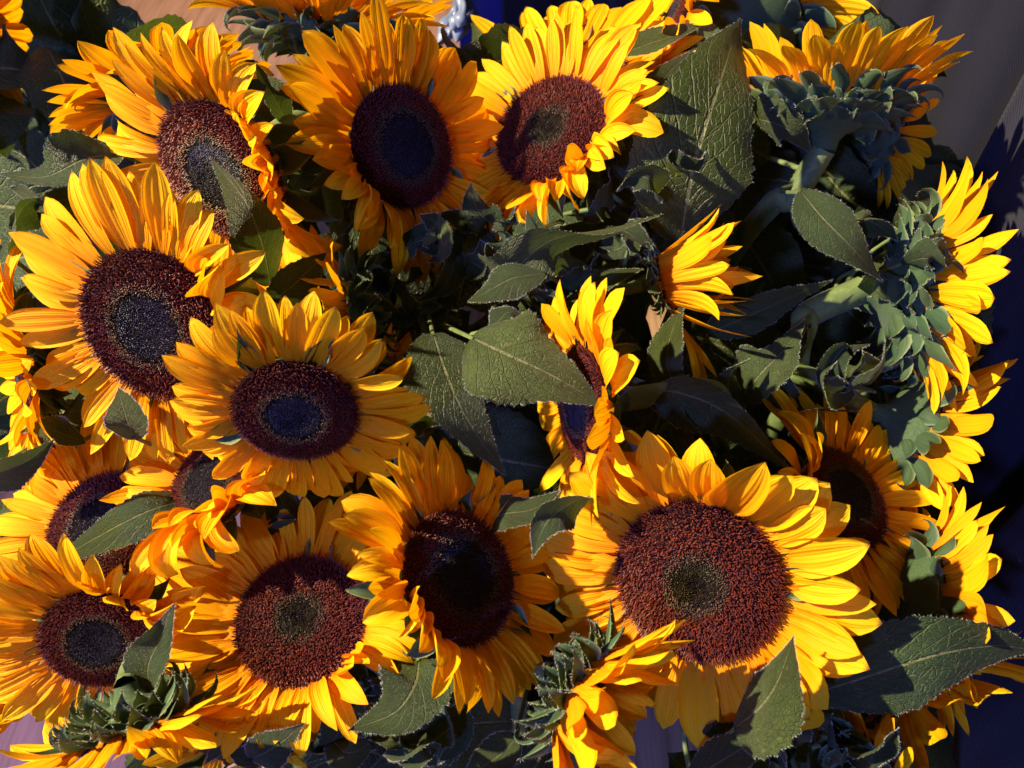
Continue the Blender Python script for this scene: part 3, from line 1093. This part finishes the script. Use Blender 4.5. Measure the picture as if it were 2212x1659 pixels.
K([(1530, 720, .50), (1600, 690, .49), (1690, 650, .485), (1800, 605, .49)], 110, 290, 40, 'ovate', 0.2, -0.3, .10, 1.4, seed=24, teeth=12)
K([(980, 660, .465), (900, 690, .46), (850, 640, .455), (815, 610, .46), (850, 585, .465)], 75, 150, 60, 'lance', 0.3, 0.3, .25, 2.2, twist=(60, -30), seed=25, teeth=14)
K([(850, 560, .47), (910, 520, .465), (975, 560, .46), (960, 620, .46), (905, 650, .465)], 80, 60, 55, 'lance', 0.25, 0.4, .25, 2.2, twist=(50, -40), seed=26, teeth=14)
K([(625, 275, .49), (600, 225, .475), (575, 180, .47), (545, 128, .48)], 66, 60, 40, 'lance', 0.3, 0.2, .15, 1.6, twist=(-30, 20), seed=27, teeth=10)
K([(590, 650, .43), (630, 620, .425), (670, 580, .425), (706, 545, .43)], 110, 330, 35, 'ovate', 0.1, 0.0, .10, 1.4, seed=28, teeth=8)
K([(1300, 1060, .40), (1230, 1090, .385), (1180, 1130, .38), (1150, 1205, .385)], 88, 250, 45, 'lance', 0.35, 0.3, .12, 1.6, twist=(-20, 30), seed=29, teeth=12)
K([(1045, 1130, .405), (1090, 1110, .40), (1150, 1100, .40), (1210, 1060, .405)], 100, 80, 40, 'ovate', 0.1, 0.0, .10, 1.4, seed=30, teeth=8)
K([(850, 960, .41), (880, 925, .40), (915, 908, .398), (962, 915, .405)], 60, 300, 45, 'lance', 0.25, 0.2, .12, 1.6, seed=31, teeth=8)
K([(550, 1530, .39), (520, 1560, .385), (490, 1590, .385), (442, 1652, .39)], 88, 200, 35, 'lance', 0.2, 0.0, .10, 1.6, seed=32, teeth=10)
K([(1120, 1590, .40), (1080, 1630, .395), (1030, 1665, .39), (980, 1700, .395)], 95, 100, 35, 'ovate', 0.2, 0.0, .10, 1.6, seed=33, teeth=10)
K([(1010, 480, .48), (1050, 560, .47), (1060, 630, .47), (1085, 700, .475)], 120, 30, 40, 'ovate', 0.15, 0.0, .12, 1.6, seed=34, teeth=10)
K([(1060, 715, .43), (1080, 690, .425), (1100, 675, .425), (1135, 690, .43)], 60, 90, 40, 'heart', 0.1, 0.0, .15, 1.6, seed=35, teeth=10)
K([(1180, 690, .47), (1240, 640, .465), (1310, 600, .46), (1390, 580, .47)], 120, 120, 45, 'ovate', 0.15, -0.3, .10, 1.6, seed=36, teeth=12)
K([(20, 560, .44), (30, 490, .43), (60, 440, .43), (100, 430, .435)], 80, 300, 50, 'lance', 0.3, 0.4, .25, 2.2, twist=(50, -30), seed=37, teeth=12)
K([(120, 480, .44), (90, 450, .435), (55, 420, .435), (20, 405, .44)], 80, 240, 40, 'ovate', 0.2, 0.2, .2, 1.8, seed=38, teeth=10)
K([(250, 420, .46), (180, 430, .455), (110, 435, .452), (40, 460, .46)], 90, 280, 40, 'ovate', 0.2, 0.1, .12, 1.6, seed=39, teeth=14)
K([(1430, 420, .52), (1400, 300, .51), (1420, 190, .515), (1500, 105, .53)], 120, 40, 40, 'ovate', 0.15, -0.2, .12, 1.6, seed=40, teeth=12)
K([(1330, 120, .56), (1400, 95, .55), (1460, 75, .55), (1530, 45, .56)], 70, 100, 45, 'lance', 0.3, 0.0, .12, 1.6, seed=41, teeth=12)
K([(1360, 545, .47), (1345, 500, .462), (1380, 520, .46), (1435, 560, .465)], 60, 60, 50, 'lance', 0.3, 0.5, .12, 1.6, seed=42, teeth=8)
K([(1460, 840, .46), (1440, 780, .455), (1450, 720, .455), (1480, 650, .46)], 100, 200, 40, 'ovate', 0.15, 0.0, .12, 1.6, seed=43, teeth=10)
K([(1600, 860, .47), (1650, 800, .46), (1690, 760, .46), (1740, 690, .47)], 150, 150, 40, 'ovate', 0.15, 0.0, .12, 1.6, seed=44, teeth=12)
K([(560, 960, .41), (620, 1120, .425), (600, 1150, .42), (520, 1190, .42)], 90, 250, 40, 'ovate', 0.15, 0.0, .12, 1.6, seed=45, teeth=12)
K([(720, 1480, .41), (740, 1540, .40), (720, 1600, .40), (660, 1650, .41)], 100, 250, 40, 'ovate', 0.15, 0.0, .12, 1.6, seed=46, teeth=12)
K([(1700, 1650, .39), (1690, 1600, .375), (1660, 1560, .37), (1610, 1530, .375)], 60, 200, 60, 'lance', 0.3, 0.4, .12, 1.6, seed=47, teeth=8)
# large dim leaves at the upper left
K([(240, 420, .68), (150, 300, .665), (60, 220, .66), (-60, 150, .67)], 300, 250, 35, 'heart', 0.1, -0.3, .08, 1.4, seed=50, teeth=14)
K([(260, 230, .72), (190, 130, .71), (120, 60, .71), (60, -60, .72)], 300, 300, 35, 'heart', 0.1, -0.2, .08, 1.4, seed=51, teeth=14)
K([(270, 160, .74), (230, 60, .73), (190, -20, .73), (140, -120, .74)], 240, 20, 40, 'ovate', 0.1, -0.2, .08, 1.4, seed=52, teeth=14)
K([(160, 420, .64), (100, 380, .63), (40, 330, .63), (-50, 300, .64)], 200, 280, 40, 'heart', 0.1, -0.2, .08, 1.4, seed=53, teeth=14)

# unseen leaves added left of the picture to shade the upper-left ones
KEY_DIR = nrm(np.array([-2.22, 0.36, 2.60]) - np.array(BC))


def to_px(p):
    d = (p - CAM).dot(FWD)
    return 1106 + FPX * (p - CAM).dot(RIGHT) / d, 829.5 - FPX * (p - CAM).dot(UP) / d, d


for j in range(14):
    tx, ty = [(20, 380), (90, 300), (30, 200), (120, 120), (30, 60), (170, 30), (60, 10)][j % 7]
    q = P(tx, ty, 0.68) + KEY_DIR * (0.22 + 0.12 * (j // 7))
    lx, ly, ld = to_px(q)
    if lx > -120:
        lx = -120
    K([(lx + 40, ly + 150, ld + .03), (lx + 10, ly + 20, ld), (lx - 20, ly - 150, ld + .01)], 280, 150 + 25 * (j % 3), 55, 'heart', 0.1, -0.2, .1, 1.4, seed=60 + j, teeth=14, fringe=False, nu=25, nv=7)
for j, (lx, ly, ld, an) in enumerate([(1080, 870, .52, 30), (1060, 900, .56, 100), (830, 1590, .50, 0), (850, 1560, .47, 60), (1550, 745, .56, 20), (1540, 780, .60, 120), (1420, 1120, .50, 70), (1120, 1000, .52, 10), (1500, 560, .58, 60), (880, 560, .60, 0), (860, 600, .57, 90), (1330, 700, .58, 40), (1700, 960, .55, 0)]):
    dx, dy = 130 * math.cos(R(an)), 130 * math.sin(R(an))
    K([(lx - dx, ly - dy, ld + .02), (lx, ly, ld), (lx + dx, ly + dy, ld + .02)], 240, 37 * j, 20, 'heart', 0.1, -0.2, .1, 1.4, seed=90 + j, teeth=14, fringe=False, nu=25, nv=7)

# ------------------------------------------------------------------ dim foliage lower in the bunch
rs = random.Random(77)
for i in range(300):
    x = rs.uniform(-60, 2060)
    y = rs.uniform(120, 1700)
    if x > 1930 and y < 330:
        continue
    if x < 260 and y > 1380:
        continue
    if 1320 < x < 1500 and y > 1480:
        continue
    if y < 160 and 380 < x < 1000:
        continue
    base_d = 0.585 - 0.135 * (y / 1659.0)
    deep = i % 3
    if deep == 0 and 1620 < x < 1960 and 280 < y < 820:
        deep = 1
    d = base_d + (rs.uniform(0.0, 0.05) if deep == 0 else rs.uniform(0.05, 0.20))
    an = rs.uniform(0, 2 * math.pi)
    ln = rs.uniform(90, 150)
    dx, dy = math.cos(an) * ln, math.sin(an) * ln
    b = rs.uniform(-0.02, 0.02)
    K([(x - dx, y - dy, d + 0.02), (x, y, d - 0.012), (x + dx * .9 - dy * .2, y + dy * .9 + dx * .2, d + b + 0.02)],
      rs.uniform(130, 230), rs.uniform(0, 360), rs.uniform(5, 50), rs.choice(['ovate', 'heart', 'lance']),
      rs.uniform(0, .25), rs.uniform(-.5, .2), rs.uniform(.05, .2), rs.uniform(1, 2), seed=200 + i, teeth=12, fringe=False, nu=25, nv=7)

# small crumpled leaves that catch the lamp among the heads
zones = [(700, 520, 1000, 760, 17), (1000, 470, 1440, 720, 20), (1540, 420, 1950, 900, 20), (860, 640, 1060, 1000, 5), (560, 1490, 1130, 1659, 13),
         (0, 400, 130, 560, 4), (1360, 880, 1690, 1010, 4), (1480, 1500, 1950, 1659, 8), (600, 330, 680, 560, 3), (1380, 330, 1440, 480, 3)]
for zi, (x0, y0, x1, y1, cnt) in enumerate(zones):
    for i in range(cnt):
        x, y = rs.uniform(x0, x1), rs.uniform(y0, y1)
        if 1420 < x < 1680 and y < 720:
            continue
        if (x > 1690 and 610 < y < 800) or (1600 < x < 1800 and y < 470):
            continue
        if 1000 < x < 1330 and 690 < y < 940 or 1020 < x < 1110 and y > 640:
            continue
        d = 0.585 - 0.135 * (y / 1659.0) - rs.uniform(0.045, 0.095)
        an = rs.uniform(0, 2 * math.pi)
        turn = rs.choice([-1, 1]) * rs.uniform(0.5, 1.3)
        st = rs.uniform(32, 62)
        pts = []
        for k in range(4):
            pts.append((x, y, d + (0.03 if k == 0 else rs.uniform(-0.008, 0.008))))
            x += math.cos(an) * st
            y += math.sin(an) * st
            an += turn * rs.uniform(0.4, 1.2)
        K(pts, rs.uniform(48, 92), rs.uniform(0, 360), rs.uniform(25, 65), rs.choice(['ovate', 'lance', 'lance']), rs.uniform(.1, .4),
          rs.choice([-1, 1]) * rs.uniform(.3, 1.7), rs.uniform(.12, .38), rs.uniform(1.2, 2.6), twist=(rs.uniform(-60, 60), rs.uniform(-80, 80)), seed=700 + zi * 20 + i, teeth=11, nu=33, nv=9)
